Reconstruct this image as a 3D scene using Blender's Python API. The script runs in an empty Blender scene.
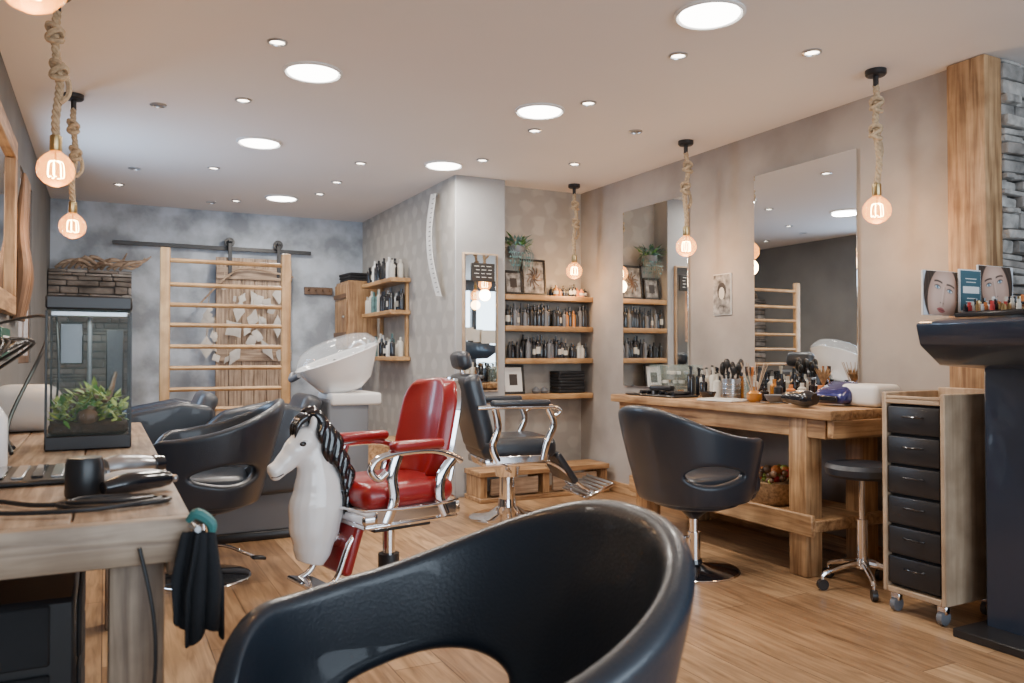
import bpy, bmesh, math, random
from mathutils import Vector, Matrix, Euler
random.seed(7)
D=math.radians
S=bpy.context.scene
COL=S.collection

# ------------------------------------------------------------ materials
M={}
def mk(name):
    m=bpy.data.materials.new(name); m.use_nodes=True
    return m,m.node_tree.nodes,m.node_tree.links,m.node_tree.nodes['Principled BSDF']
def mat(name,col,rough=.5,metal=0,var=0.0,scale=8,bump=0,emit=None,es=0,alpha=1,trans=0,coat=0,detail=5,bscale=None,lo=.3,hi=.7,spec=.5):
    m,N,L,p=mk(name)
    c=(*col,1)
    p.inputs['Base Color'].default_value=c
    p.inputs['Roughness'].default_value=rough
    p.inputs['Metallic'].default_value=metal
    p.inputs['Alpha'].default_value=alpha
    p.inputs['Transmission Weight'].default_value=trans
    p.inputs['Coat Weight'].default_value=coat
    p.inputs['Specular IOR Level'].default_value=spec
    if emit: 
        p.inputs['Emission Color'].default_value=(*emit,1); p.inputs['Emission Strength'].default_value=es
    if var or bump:
        tc=N.new('ShaderNodeTexCoord'); no=N.new('ShaderNodeTexNoise')
        no.inputs['Scale'].default_value=scale; no.inputs['Detail'].default_value=detail
        L.new(tc.outputs['Object'],no.inputs['Vector'])
        if var:
            r=N.new('ShaderNodeValToRGB'); r.color_ramp.elements[0].position=lo; r.color_ramp.elements[1].position=hi
            r.color_ramp.elements[0].color=tuple(x*(1-var) for x in col)+(1,)
            r.color_ramp.elements[1].color=tuple(min(1,x*(1+var)) for x in col)+(1,)
            L.new(no.outputs['Fac'],r.inputs['Fac']); L.new(r.outputs['Color'],p.inputs['Base Color'])
        if bump:
            n2=no
            if bscale:
                n2=N.new('ShaderNodeTexNoise'); n2.inputs['Scale'].default_value=bscale; n2.inputs['Detail'].default_value=5
                L.new(tc.outputs['Object'],n2.inputs['Vector'])
            b=N.new('ShaderNodeBump'); b.inputs['Strength'].default_value=bump; b.inputs['Distance'].default_value=.01
            L.new(n2.outputs['Fac'],b.inputs['Height']); L.new(b.outputs['Normal'],p.inputs['Normal'])
    M[name]=m; return m
def wood(name,c1,c2,axis,rough=.5,k=14,bump=.25):
    m,N,L,p=mk(name)
    tc=N.new('ShaderNodeTexCoord'); mp=N.new('ShaderNodeMapping'); no=N.new('ShaderNodeTexNoise'); wv=N.new('ShaderNodeTexNoise')
    s=[k,k,k]; s['xyz'.index(axis)]=k*.07
    mp.inputs['Scale'].default_value=s
    L.new(tc.outputs['Object'],mp.inputs['Vector']); L.new(mp.outputs['Vector'],no.inputs['Vector'])
    no.inputs['Scale'].default_value=1.6; no.inputs['Detail'].default_value=9; no.inputs['Distortion'].default_value=.5
    wv.inputs['Scale'].default_value=7; wv.inputs['Detail'].default_value=6; L.new(tc.outputs['Object'],wv.inputs['Vector'])
    r=N.new('ShaderNodeValToRGB'); e=r.color_ramp.elements
    e[0].position=.32; e[1].position=.68; e[0].color=(*c1,1); e[1].color=(*c2,1)
    L.new(no.outputs['Fac'],r.inputs['Fac'])
    r2=N.new('ShaderNodeValToRGB'); r2.color_ramp.elements[0].position=.34; r2.color_ramp.elements[1].position=.6
    r2.color_ramp.elements[0].color=(.55,.5,.45,1); r2.color_ramp.elements[1].color=(1,1,1,1); L.new(wv.outputs['Fac'],r2.inputs['Fac'])
    mx=N.new('ShaderNodeMixRGB'); mx.blend_type='MULTIPLY'; mx.inputs[0].default_value=.65
    L.new(r.outputs['Color'],mx.inputs[1]); L.new(r2.outputs['Color'],mx.inputs[2]); L.new(mx.outputs['Color'],p.inputs['Base Color'])
    p.inputs['Roughness'].default_value=rough
    b=N.new('ShaderNodeBump'); b.inputs['Strength'].default_value=bump; b.inputs['Distance'].default_value=.004
    L.new(no.outputs['Fac'],b.inputs['Height']); L.new(b.outputs['Normal'],p.inputs['Normal'])
    M[name]=m
for ax in 'xyz':
    wood('oldwood_'+ax,(.23,.115,.048),(.60,.37,.185),ax,k=24)
    wood('greywood_'+ax,(.20,.13,.085),(.50,.37,.26),ax,k=30,bump=.4)
    wood('honey_'+ax,(.34,.185,.075),(.58,.35,.16),ax,.4)
    wood('darkwood_'+ax,(.10,.055,.03),(.24,.14,.08),ax)
    wood('palewood_'+ax,(.40,.28,.18),(.56,.42,.29),ax,.5,18,.1)
mat('leather',(.018,.025,.037),.36,bump=.10,scale=180,coat=.22)
mat('leather_grey',(.05,.055,.065),.4,bump=.1,scale=150)
mat('red_leather',(.28,.009,.011),.3,bump=.08,scale=120,coat=.3)
mat('chrome',(.82,.82,.84),.08,1)
mat('steel',(.55,.56,.58),.28,1)
mat('black_plastic',(.015,.015,.017),.35)
mat('black_matte',(.02,.02,.022),.8,var=.2)
mat('black_gloss',(.012,.012,.015),.12,coat=.5)
mat('grey_plastic',(.15,.16,.18),.4)
mat('white_gloss',(.88,.88,.88),.14,coat=.6)
mat('white_plastic',(.75,.75,.74),.4)
mat('paper',(.78,.77,.74),.8,var=.05)
mat('garland',(.50,.47,.43),.8,var=.2)
mat('mirror',(.84,.86,.86),.01,1)
mat('glass',(.55,.68,.64),.03,alpha=.13)
mat('tank_glass',(.12,.17,.16),.05,alpha=.08,spec=.25)
mat('tank_film',(.05,.065,.07),.6,alpha=.35,spec=.1)
mat('hood',(.75,.79,.82),.05,alpha=.22,coat=.8)
mat('water',(.15,.22,.18),.05,alpha=.2)
mat('bulb_glass',(1,.50,.14),.03,alpha=.34,emit=(1,.38,.06),es=2.2)
mat('filament',(1,.6,.2),.4,emit=(1,.66,.28),es=60)
mat('lamp_disc',(1,1,1),.4,emit=(1,.96,.90),es=15)
mat('spot_glow',(1,1,1),.4,emit=(1,.88,.72),es=12)
mat('rope',(.47,.35,.22),.9,var=.3,scale=60,bump=.4)
mat('brass',(.45,.33,.16),.3,1)
mat('stone',(.18,.155,.135),.85,var=.5,scale=7,bump=.7,bscale=25)
mat('stone2',(.30,.27,.245),.85,var=.45,scale=9,bump=.7,bscale=25)
mat('stone_light',(.36,.34,.315),.9,var=.5,scale=14,bump=1.0,bscale=30)
mat('stone_light2',(.25,.235,.22),.9,var=.5,scale=12,bump=1.0,bscale=30)
mat('mortar',(.12,.115,.11),.95)
mat('leaf',(.08,.22,.04),.5,var=.4,scale=30)
mat('leaf2',(.26,.34,.06),.5,var=.4,scale=30)
mat('leaf_blue',(.10,.20,.20),.5,var=.3,scale=30)
mat('soil',(.05,.03,.02),.9,var=.5,scale=80,bump=.5)
mat('cloth_black',(.012,.013,.016),.9,bump=.3,scale=90)
mat('amber',(.42,.17,.03),.15,coat=.4)
mat('label',(.6,.58,.52),.6)
mat('redflower',(.45,.03,.03),.6,var=.4,scale=40)
mat('orange',(.6,.2,.05),.5)
mat('teal',(.05,.20,.19),.5)
mat('green_sign',(.01,.09,.06),.4)
mat('blue_shine',(.012,.018,.15),.14,.3,coat=1)
mat('wicker',(.35,.22,.11),.8,var=.4,scale=60,bump=.6)
mat('print_dark',(.035,.028,.025),.5,var=.3,scale=15)
mat('print_navy',(.05,.12,.15),.5)
mat('photo_bw',(.25,.24,.23),.5,var=.9,scale=22)
mat('desk_navy',(.014,.026,.050),.3,coat=.4)
mat('frame_black',(.015,.013,.012),.4)
mat('wallplaster',(.33,.292,.262),.7,var=.22,scale=1.7,bump=.3,bscale=6,detail=10,lo=.36,hi=.64)
mat('column_plaster',(.36,.365,.375),.7,var=.16,scale=2.2,bump=.2,bscale=6,detail=9)
mat('back_plaster',(.37,.415,.475),.62,var=.34,scale=3.6,bump=.8,bscale=6,detail=12,lo=.38,hi=.62)
mat('left_plaster',(.16,.155,.15),.8,var=.15,scale=2)
mat('ceilpaint',(.80,.765,.745),.65,var=.02,scale=1)
m,N,L,p=mk('photo_print'); at=N.new('ShaderNodeAttribute'); at.attribute_name='print'; L.new(at.outputs['Color'],p.inputs['Base Color']); p.inputs['Roughness'].default_value=.4; M['photo_print']=m
def damask():
    m,N,L,p=mk('damask')
    tc=N.new('ShaderNodeTexCoord'); sp=N.new('ShaderNodeSeparateXYZ'); L.new(tc.outputs['Object'],sp.inputs[0])
    def mt(op,a,b=None):
        n=N.new('ShaderNodeMath'); n.operation=op
        for i,x in enumerate((a,b)):
            if x is None: continue
            if isinstance(x,(int,float)): n.inputs[i].default_value=x
            else: L.new(x,n.inputs[i])
        return n.outputs[0]
    no=N.new('ShaderNodeTexNoise'); no.inputs['Scale'].default_value=9; L.new(tc.outputs['Object'],no.inputs['Vector'])
    w=mt('MULTIPLY',no.outputs['Fac'],2.4)
    a=mt('SINE',mt('ADD',mt('MULTIPLY',mt('ADD',sp.outputs['Y'],sp.outputs['X']),26),w)); b=mt('SINE',mt('ADD',mt('MULTIPLY',sp.outputs['Z'],18),w))
    pr=mt('ADD',mt('MULTIPLY',a,b),mt('MULTIPLY',mt('SINE',mt('MULTIPLY',sp.outputs['Z'],54)),.25))
    r=N.new('ShaderNodeValToRGB'); r.color_ramp.elements[0].position=.0; r.color_ramp.elements[1].position=.5
    r.color_ramp.elements[0].color=(.31,.29,.265,1); r.color_ramp.elements[1].color=(.45,.425,.39,1)
    L.new(pr,r.inputs['Fac']); 
    n3=N.new('ShaderNodeTexNoise'); n3.inputs['Scale'].default_value=3.5; n3.inputs['Detail'].default_value=6; L.new(tc.outputs['Object'],n3.inputs['Vector'])
    mx=N.new('ShaderNodeMixRGB'); mx.blend_type='MIX'; L.new(n3.outputs['Fac'],mx.inputs[0]); L.new(r.outputs['Color'],mx.inputs[1]); mx.inputs[2].default_value=(.40,.38,.35,1)
    L.new(mx.outputs['Color'],p.inputs['Base Color']); p.inputs['Roughness'].default_value=.7
    M['damask']=m
damask()
def floor_mat():
    m,N,L,p=mk('floor_planks')
    tc=N.new('ShaderNodeTexCoord'); mp=N.new('ShaderNodeMapping'); mp.inputs['Rotation'].default_value=(0,0,D(90))
    L.new(tc.outputs['Object'],mp.inputs['Vector'])
    br=N.new('ShaderNodeTexBrick'); L.new(mp.outputs['Vector'],br.inputs['Vector'])
    br.inputs['Scale'].default_value=1; br.inputs['Brick Width'].default_value=1.4; br.inputs['Row Height'].default_value=.19
    br.inputs['Mortar Size'].default_value=.002; br.inputs['Mortar Smooth'].default_value=.1; br.offset=.37
    br.inputs['Color1'].default_value=(.33,.20,.11,1); br.inputs['Color2'].default_value=(.55,.365,.21,1); br.inputs['Mortar'].default_value=(.14,.08,.045,1)
    mp2=N.new('ShaderNodeMapping'); mp2.inputs['Scale'].default_value=(18,1.5,1); L.new(tc.outputs['Object'],mp2.inputs['Vector'])
    no=N.new('ShaderNodeTexNoise'); no.inputs['Scale'].default_value=1.5; no.inputs['Detail'].default_value=10; no.inputs['Distortion'].default_value=1.3
    L.new(mp2.outputs['Vector'],no.inputs['Vector'])
    r=N.new('ShaderNodeValToRGB'); r.color_ramp.elements[0].position=.3; r.color_ramp.elements[1].position=.62
    r.color_ramp.elements[0].color=(.46,.40,.35,1); r.color_ramp.elements[1].color=(1.05,1.02,.98,1)
    L.new(no.outputs['Fac'],r.inputs['Fac'])
    mx=N.new('ShaderNodeMixRGB'); mx.blend_type='MULTIPLY'; mx.inputs[0].default_value=.9
    L.new(br.outputs['Color'],mx.inputs[1]); L.new(r.outputs['Color'],mx.inputs[2])
    n4=N.new('ShaderNodeTexNoise'); n4.inputs['Scale'].default_value=2.2; n4.inputs['Detail'].default_value=7; L.new(tc.outputs['Object'],n4.inputs['Vector'])
    r4=N.new('ShaderNodeValToRGB'); r4.color_ramp.elements[0].position=.35; r4.color_ramp.elements[1].position=.65
    r4.color_ramp.elements[0].color=(.80,.78,.77,1); r4.color_ramp.elements[1].color=(1.05,1.03,1.0,1); L.new(n4.outputs['Fac'],r4.inputs['Fac'])
    m2=N.new('ShaderNodeMixRGB'); m2.blend_type='MULTIPLY'; m2.inputs[0].default_value=1
    L.new(mx.outputs['Color'],m2.inputs[1]); L.new(r4.outputs['Color'],m2.inputs[2]); L.new(m2.outputs['Color'],p.inputs['Base Color'])
    p.inputs['Roughness'].default_value=.28
    M['floor_planks']=m
floor_mat()

# ------------------------------------------------------------ builder
class B:
    def __init__(s): s.v=[];s.f=[];s.m=[];s.ml=[]
    def mi(s,n):
        if n not in s.ml: s.ml.append(n)
        return s.ml.index(n)
    def add(s,vs,fs,mt,T=None):
        o=len(s.v); i=s.mi(mt)
        for v in vs:
            v=Vector(v); s.v.append(T@v if T else v)
        for f in fs: s.f.append([o+k for k in f]); s.m.append(i)
    def bm(s,bm,mt,T=None):
        bm.verts.ensure_lookup_table()
        for k,v in enumerate(bm.verts): v.index=k
        s.add([v.co.copy() for v in bm.verts],[[v.index for v in f.verts] for f in bm.faces],mt,T); bm.free()
    def box(s,c,d,mt,rot=None,bev=.004,seg=1):
        bm=bmesh.new(); bmesh.ops.create_cube(bm,size=1)
        for v in bm.verts: v.co=Vector((v.co.x*d[0],v.co.y*d[1],v.co.z*d[2]))
        bv=min(bev,min(d)*.45)
        if bv>0: bmesh.ops.bevel(bm,geom=list(bm.edges),offset=bv,segments=seg,affect='EDGES',profile=.5)
        T=Matrix.Translation(c)
        if rot: T=T@Euler([D(a) for a in rot]).to_matrix().to_4x4()
        s.bm(bm,mt,T)
    def bx(s,x0,x1,y0,y1,z0,z1,mt,bev=.004,seg=1):
        s.box(((x0+x1)/2,(y0+y1)/2,(z0+z1)/2),(abs(x1-x0),abs(y1-y0),abs(z1-z0)),mt,None,bev,seg)
    def cyl(s,p0,p1,r0,mt,r1=None,n=20):
        p0=Vector(p0);p1=Vector(p1); r1=r0 if r1 is None else r1
        d=p1-p0; q=d.to_track_quat('Z','Y').to_matrix()
        vs=[];
        for p,r in ((p0,r0),(p1,r1)):
            for k in range(n):
                a=2*math.pi*k/n; vs.append(p+q@Vector((r*math.cos(a),r*math.sin(a),0)))
        fs=[[k,(k+1)%n,n+(k+1)%n,n+k] for k in range(n)]+[list(range(n))[::-1],list(range(n,2*n))]
        s.add(vs,fs,mt)
    def lathe(s,prof,c,mt,n=24,T=None,sx=1,sy=1):
        vs=[];fs=[]
        for r,z in prof:
            for k in range(n):
                a=2*math.pi*k/n; vs.append(Vector((max(r,.0002)*math.cos(a)*sx,max(r,.0002)*math.sin(a)*sy,z)))
        for i in range(len(prof)-1):
            for k in range(n):
                fs.append([i*n+k,i*n+(k+1)%n,(i+1)*n+(k+1)%n,(i+1)*n+k])
        fs.append(list(range(n))[::-1]); fs.append([(len(prof)-1)*n+k for k in range(n)])
        TT=Matrix.Translation(c)
        if T: TT=TT@T
        s.add(vs,fs,mt,TT)
    def sph(s,c,r,mt,rot=None,n=20):
        if isinstance(r,(int,float)): r=(r,r,r)
        bm=bmesh.new(); bmesh.ops.create_uvsphere(bm,u_segments=n,v_segments=max(6,n//2),radius=1)
        for v in bm.verts: v.co=Vector((v.co.x*r[0],v.co.y*r[1],v.co.z*r[2]))
        T=Matrix.Translation(c)
        if rot: T=T@Euler([D(a) for a in rot]).to_matrix().to_4x4()
        s.bm(bm,mt,T)
    def tube(s,pts,r,mt,n=10,sub=5,close=False,up=(0,0,1)):
        P=[Vector(p) for p in pts]; R=[(x if isinstance(x,tuple) else (x,x)) for x in (r if isinstance(r,list) else [r]*len(P))]
        Q=[];RR=[]; m=len(P)
        rng=range(m if close else m-1)
        for i in rng:
            if close: a,b,c,d=P[(i-1)%m],P[i],P[(i+1)%m],P[(i+2)%m]; ra,rb=R[i],R[(i+1)%m]
            else: a,b,c,d=P[max(i-1,0)],P[i],P[i+1],P[min(i+2,m-1)]; ra,rb=R[i],R[i+1]
            for k in range(sub):
                t=k/sub
                Q.append(.5*((2*b)+(c-a)*t+(2*a-5*b+4*c-d)*t*t+(3*b-a-3*c+d)*t**3))
                tt=t*t*(3-2*t); RR.append(tuple(ra[j]*(1-tt)+rb[j]*tt for j in (0,1)))
        if not close: Q.append(P[-1]); RR.append(R[-1])
        vs=[];fs=[];N=len(Q); prev=Vector(up)
        for i,p in enumerate(Q):
            t=(Q[(i+1)%N]-Q[i-1]) if close else (Q[min(i+1,N-1)]-Q[max(i-1,0)])
            if t.length<1e-9: t=Vector((0,0,1))
            t.normalize(); side=t.cross(prev)
            if side.length<1e-4: side=t.cross(Vector((0,1,.01)))
            side.normalize(); u=side.cross(t).normalized(); prev=u
            for k in range(n):
                a=2*math.pi*k/n; vs.append(p+side*(RR[i][0]*math.cos(a))+u*(RR[i][1]*math.sin(a)))
        for i in range(N if close else N-1):
            j=(i+1)%N
            for k in range(n): fs.append([i*n+k,i*n+(k+1)%n,j*n+(k+1)%n,j*n+k])
        if not close: fs.append(list(range(n))[::-1]); fs.append([(N-1)*n+k for k in range(n)])
        s.add(vs,fs,mt)
    def prism(s,poly,axis,lo,hi,mt,bev=0):
        n=len(poly)
        def pt(a,b,c):
            return {'x':(c,a,b),'y':(a,c,b),'z':(a,b,c)}[axis]
        vs=[pt(a,b,lo) for a,b in poly]+[pt(a,b,hi) for a,b in poly]
        fs=[list(range(n)),list(range(n,2*n))[::-1]]+[[k,n+k,n+(k+1)%n,(k+1)%n] for k in range(n)]
        bm=bmesh.new(); V=[bm.verts.new(v) for v in vs]
        for f in fs: bm.faces.new([V[k] for k in f])
        bmesh.ops.recalc_face_normals(bm,faces=bm.faces)
        if bev: bmesh.ops.bevel(bm,geom=list(bm.edges),offset=bev,segments=2,affect='EDGES',profile=.5)
        s.bm(bm,mt)
    def mods(s,vs,fs,mt,mods,T=None,merge=0):
        me=bpy.data.meshes.new('tmp'); bm=bmesh.new(); V=[bm.verts.new(v) for v in vs]
        for f in fs:
            try: bm.faces.new([V[k] for k in f])
            except Exception: pass
        if merge: bmesh.ops.remove_doubles(bm,verts=bm.verts,dist=merge); bmesh.ops.dissolve_degenerate(bm,dist=1e-5,edges=bm.edges)
        bmesh.ops.recalc_face_normals(bm,faces=bm.faces)
        bm.to_mesh(me); bm.free(); ob=bpy.data.objects.new('tmp',me); COL.objects.link(ob)
        for t,kw in mods:
            md=ob.modifiers.new(t,t)
            for k,v in kw.items(): setattr(md,k,v)
        dg=bpy.context.evaluated_depsgraph_get(); e=ob.evaluated_get(dg); m2=e.to_mesh()
        s.add([v.co.copy() for v in m2.vertices],[list(p.vertices) for p in m2.polygons],mt,T)
        e.to_mesh_clear(); bpy.data.objects.remove(ob); bpy.data.meshes.remove(me)
    def cushion(s,c,d,mt,rot=None,bev=.03):
        bm=bmesh.new(); bmesh.ops.create_cube(bm,size=1)
        for v in bm.verts: v.co=Vector((v.co.x*d[0],v.co.y*d[1],v.co.z*d[2]))
        bmesh.ops.bevel(bm,geom=list(bm.edges),offset=min(bev,min(d)*.48),segments=5,affect='EDGES',profile=.5)
        T=Matrix.Translation(c)
        if rot: T=T@Euler([D(a) for a in rot]).to_matrix().to_4x4()
        s.bm(bm,mt,T)
    def leaf(s,p,dirv,l,w,mt):
        p=Vector(p); d=Vector(dirv).normalized(); sd=d.cross(Vector((0,0,1)))
        if sd.length<.01: sd=Vector((1,0,0))
        sd.normalize(); n=sd.cross(d)
        s.add([p,p+d*l*.45+sd*w-n*w*.3,p+d*l-n*l*.15,p+d*l*.45-sd*w-n*w*.3,p+d*l*.5],[[0,1,4],[1,2,4],[2,3,4],[3,0,4]],mt)
    def done(s,name,loc=None,rotz=0,parent=None,ang=38,center=True,scale=1):
        me=bpy.data.meshes.new(name)
        org=Vector((0,0,0))
        if loc is None and center and s.v:
            xs=[v.x for v in s.v];ys=[v.y for v in s.v];zs=[v.z for v in s.v]
            org=Vector(((min(xs)+max(xs))/2,(min(ys)+max(ys))/2,min(zs)))
        me.from_pydata([tuple(v-org) for v in s.v],[],s.f)
        for n in s.ml: me.materials.append(M[n])
        me.polygons.foreach_set('material_index',s.m)
        me.update()
        me.polygons.foreach_set('use_smooth',[True]*len(me.polygons))
        try: me.set_sharp_from_angle(angle=D(ang))
        except Exception: pass
        ob=bpy.data.objects.new(name,me); COL.objects.link(ob)
        ob.location=org if loc is None else loc; ob.rotation_euler=(0,0,D(rotz)); ob.scale=(scale,)*3
        if parent: ob.parent=parent
        return ob

# ------------------------------------------------------------ room
XL=-.46; XR=3.85; ZC=2.62; YB=8.57; YF=-2.4; XE=5.6
def wallbox(name,x0,x1,y0,y1,z0,z1,mt):
    b=B(); b.bx(x0,x1,y0,y1,z0,z1,mt,bev=0); return b.done(name,center=False)
wallbox('floor',XL-.15,XE+.15,YF-.15,YB+.15,-.1,0,'floor_planks')
wallbox('ceiling',XL-.15,XE+.15,YF-.15,YB+.15,ZC,ZC+.12,'ceilpaint')
W0,W1=5.6,6.5  # wall opening added so blue fill can reach the back wall
b=B(); b.bx(XL-.15,XL,YF,W0,0,ZC,'left_plaster',0); b.bx(XL-.15,XL,W0,W1,0,1.1,'left_plaster',0)
b.bx(XL-.15,XL,W0,W1,2.3,ZC,'left_plaster',0); b.bx(XL-.15,XL,W1,YB,0,ZC,'left_plaster',0); b.done('wall_left',center=False)
wallbox('wall_back',XL-.15,2.55,YB,YB+.15,0,ZC,'back_plaster')
wallbox('wall_side',2.53,2.65,5.97,YB+.15,0,ZC,'damask')
b=B(); b.bx(2.53,2.98,5.95,6.3,0,ZC,'column_plaster',.004); b.done('wall_column',center=False)
wallbox('wall_alcove',2.9,XR+.15,6.15,6.3,0,ZC,'damask')
wallbox('wall_right',XR,XR+.15,2.4,6.3,0,ZC,'wallplaster')
wallbox('wall_return',XR+.15,XE+.15,2.42,2.55,0,ZC,'mortar')
wallbox('wall_entrance',XE,XE+.15,YF,2.5,0,ZC,'left_plaster')
b=B(); b.bx(XL-.15,XE+.15,YF-.1,YF,0,.35,'grey_plastic'); b.bx(XL-.15,XE+.15,YF-.1,YF,2.42,ZC,'grey_plastic')
for x in (XL-.05,1.2,2.6,4.2,XE): b.bx(x-.05,x+.05,YF-.1,YF,.35,2.42,'grey_plastic')
b.done('window_1',center=False)
b=B()
for y0,y1,z0,z1 in ((W0,W0+.05,1.1,2.3),(W1-.05,W1,1.1,2.3),(W0+.05,W1-.05,1.1,1.15),(W0+.05,W1-.05,2.25,2.3),(6.03,6.07,1.15,2.25)): b.bx(XL-.1,XL-.01,y0,y1,z0,z1,'darkwood_z')
b.done('added_window_frame',center=False)  # made-up window, there only to let bluish light in at the back
b=B(); b.bx(XR-.018,XR,2.6,6.15,0,.09,'oldwood_y'); b.done('baseboard_right',center=False)
b=B(); b.bx(XL,2.53,YB-.018,YB,0,.09,'grey_plastic'); b.done('baseboard_back',center=False)

def stonewall(name,a0,a1,z0,z1,plane,depth,seed=1,mats=('stone','stone2','stone'),wild=1):
    rnd=random.Random(seed); b=B(); z=z0
    if depth>.1: b.bx(a0,a1,plane+.012,plane+depth-.03,z0,z1,'mortar',0)
    while z<z1-.01:
        h=min(rnd.uniform(.025,.09),z1-z); a=a0
        while a<a1-.01:
            w=min(rnd.uniform(.07,.30),a1-a)
            pr=rnd.uniform(.005,.04*wild); hh=h*rnd.uniform(.86,1.04 if wild>1 else 1.0)
            b.box((a+w/2,plane-pr/2+.01,z+hh/2),(w-.004,pr+.03,hh-.002),rnd.choice(mats),(rnd.uniform(-3,3)*wild,rnd.uniform(-2,2)*wild,0),.012,2)
            a+=w
        z+=h
    return b.done(name,center=False)
stonewall('wall_stone',XR+.07,4.6,0,ZC,2.40,.01,3,('stone_light','stone_light2','stone_light','stone2'),1.5)
b=B()
b.box((3.86,2.475,ZC/2),(.14,.20,ZC-.002),'oldwood_z',None,.012,2)
b.done('timber_post')
stonewall('stone_partition',-.455,.22,0,1.93,8.2,.34,5)
b=B()
for k in range(11):
    x=-.4+.052*k; 
    b.tube([(x,8.28,1.945),(x+.08,8.25+random.uniform(-.03,.05),1.99+random.uniform(0,.07)),(x+.2,8.3,1.96+random.uniform(0,.10)),(x+.27,8.3,2.0+random.uniform(-.02,.14))],[.014,.02,.016,.006],'greywood_x',8,3)
b.done('driftwood_bundle')

# ------------------------------------------------------------ ceiling lights
for i,(x,y) in enumerate([(.95,4.12),(2.305,2.64),(2.316,4.16),(.94,5.66),(2.32,5.69),(1.46,7.57)]):
    b=B(); b.lathe([(.15,0),(.152,-.008),(.14,-.014),(.132,-.006)],(0,0,0),'white_plastic',40)
    b.lathe([(.131,-.004),(.125,-.012),(.001,-.02)],(0,0,0),'lamp_disc',40)
    b.done('ceiling_light',loc=(x,y,ZC))
    l=bpy.data.lights.new('disc_lamp','AREA'); l.shape='DISK'; l.size=.25; l.energy=24; l.color=(1,.91,.80)
    o=bpy.data.objects.new('disc_lamp',l); o.location=(x,y,ZC-.03); COL.objects.link(o)
for i,(x,y,on) in enumerate([(2.49,3.08,1),(3.04,2.75,1),(.71,3.8,1),(2.495,3.9,1),(.70,4.76,1),(3.09,4.26,0),(.27,5.08,0),(2.49,4.54,1),(2.52,5.41,1),(1.73,5.92,1),(1.74,6.66,1),(1.73,7.22,1),(.75,6.6,1),(.2,6.9,0),(.1,7.6,1),(1.1,7.9,1),(3.2,5.2,1),(.9,8.1,0)]):
    b=B(); b.lathe([(.046,0),(.047,-.006),(.036,-.009),(.034,-.002)],(0,0,0),'steel',28)
    b.lathe([(.033,-.002),(.001,-.005)],(0,0,0),'spot_glow' if on else 'grey_plastic',24)
    b.done('ceiling_spotlight',loc=(x,y,ZC))
    if on:
        l=bpy.data.lights.new('spot_lamp','SPOT'); l.energy=22; l.spot_size=D(72); l.spot_blend=.7; l.color=(1,.83,.64); l.shadow_soft_size=.035
        o=bpy.data.objects.new('spot_lamp',l); o.location=(x,y,ZC-.02); COL.objects.link(o)

# ------------------------------------------------------------ rope pendants
def pendant(x,y,zb,seed):
    rnd=random.Random(seed); b=B()
    b.lathe([(.052,0),(.052,-.022),(.045,-.03),(.012,-.034)],(0,0,ZC),'black_plastic',28)
    b.cyl((0,0,ZC-.03),(0,0,ZC-.085),.014,'black_plastic')
    ztop=ZC-.08; zs=zb+.125
    def cx(z):
        t=(z-zs)/(ztop-zs); return Vector((.012*math.sin(t*7+seed),.010*math.cos(t*6+seed*2)-.01,0))*math.sin(math.pi*max(0,min(1,t)))
    for sft in range(3):
        pts=[];n=60
        for k in range(n+1):
            z=ztop+(zs-ztop)*k/n; a=k*.72+sft*2.094; c=cx(z)
            pts.append((c.x+.0085*math.cos(a),c.y+.0085*math.sin(a),z))
        b.tube(pts,.0085,'rope',6,2)
    for kz in (.80,.52):
        z0=zs+(ztop-zs)*kz; c=cx(z0)
        for j in range(3):
            pts=[]; R=.023+.004*rnd.random()
            for k in range(10):
                a=2*math.pi*k/10
                pts.append((c.x+R*math.cos(a),c.y+R*math.sin(a),z0+(j-1)*.019+.016*math.sin(a+j*2)))
            b.tube(pts,.0115,'rope',6,3,close=True)
    za=zs+(ztop-zs)*.52
    b.tube([(0.01,0,za),(.040,.01,za-.03),(.042,0,za-.09),(.012,-.01,za-.13)],.011,'rope',6,4)
    b.lathe([(.008,.14),(.022,.13),(.023,.075),(.018,.066)],(0,0,zb),'brass',20)
    b.lathe([(.018,.078),(.022,.066),(.045,.048),(.064,.022),(.070,-.005),(.064,-.035),(.042,-.060),(.015,-.072),(.001,-.074)],(0,0,zb),'bulb_glass',28)
    b.cyl((0,0,zb+.07),(0,0,zb+.02),.004,'brass')
    for k in range(7):
        a=k/7*2*math.pi; c,s_=math.cos(a),math.sin(a)
        b.tube([(.006*c,.006*s_,zb+.03),(.026*c,.026*s_,zb+.022),(.030*c,.030*s_,zb-.03),(.022*math.cos(a+.45),.022*math.sin(a+.45),zb-.036)],.0017,'filament',5,3)
    b.done('rope_pendant_light',loc=(x,y,0))
    l=bpy.data.lights.new('bulb_lamp','POINT'); l.energy=7; l.color=(1,.58,.26); l.shadow_soft_size=.06
    o=bpy.data.objects.new('bulb_lamp',l); o.location=(x,y,zb-.12); COL.objects.link(o)
for i,(x,y,z) in enumerate([(3.53,2.78,1.90),(3.54,4.3,1.9),(3.59,5.84,1.88),(-.165,5.1,1.88),(-.18,3.67,1.9),(-.14,1.9,1.93)]): pendant(x,y,z,i+1)

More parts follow.
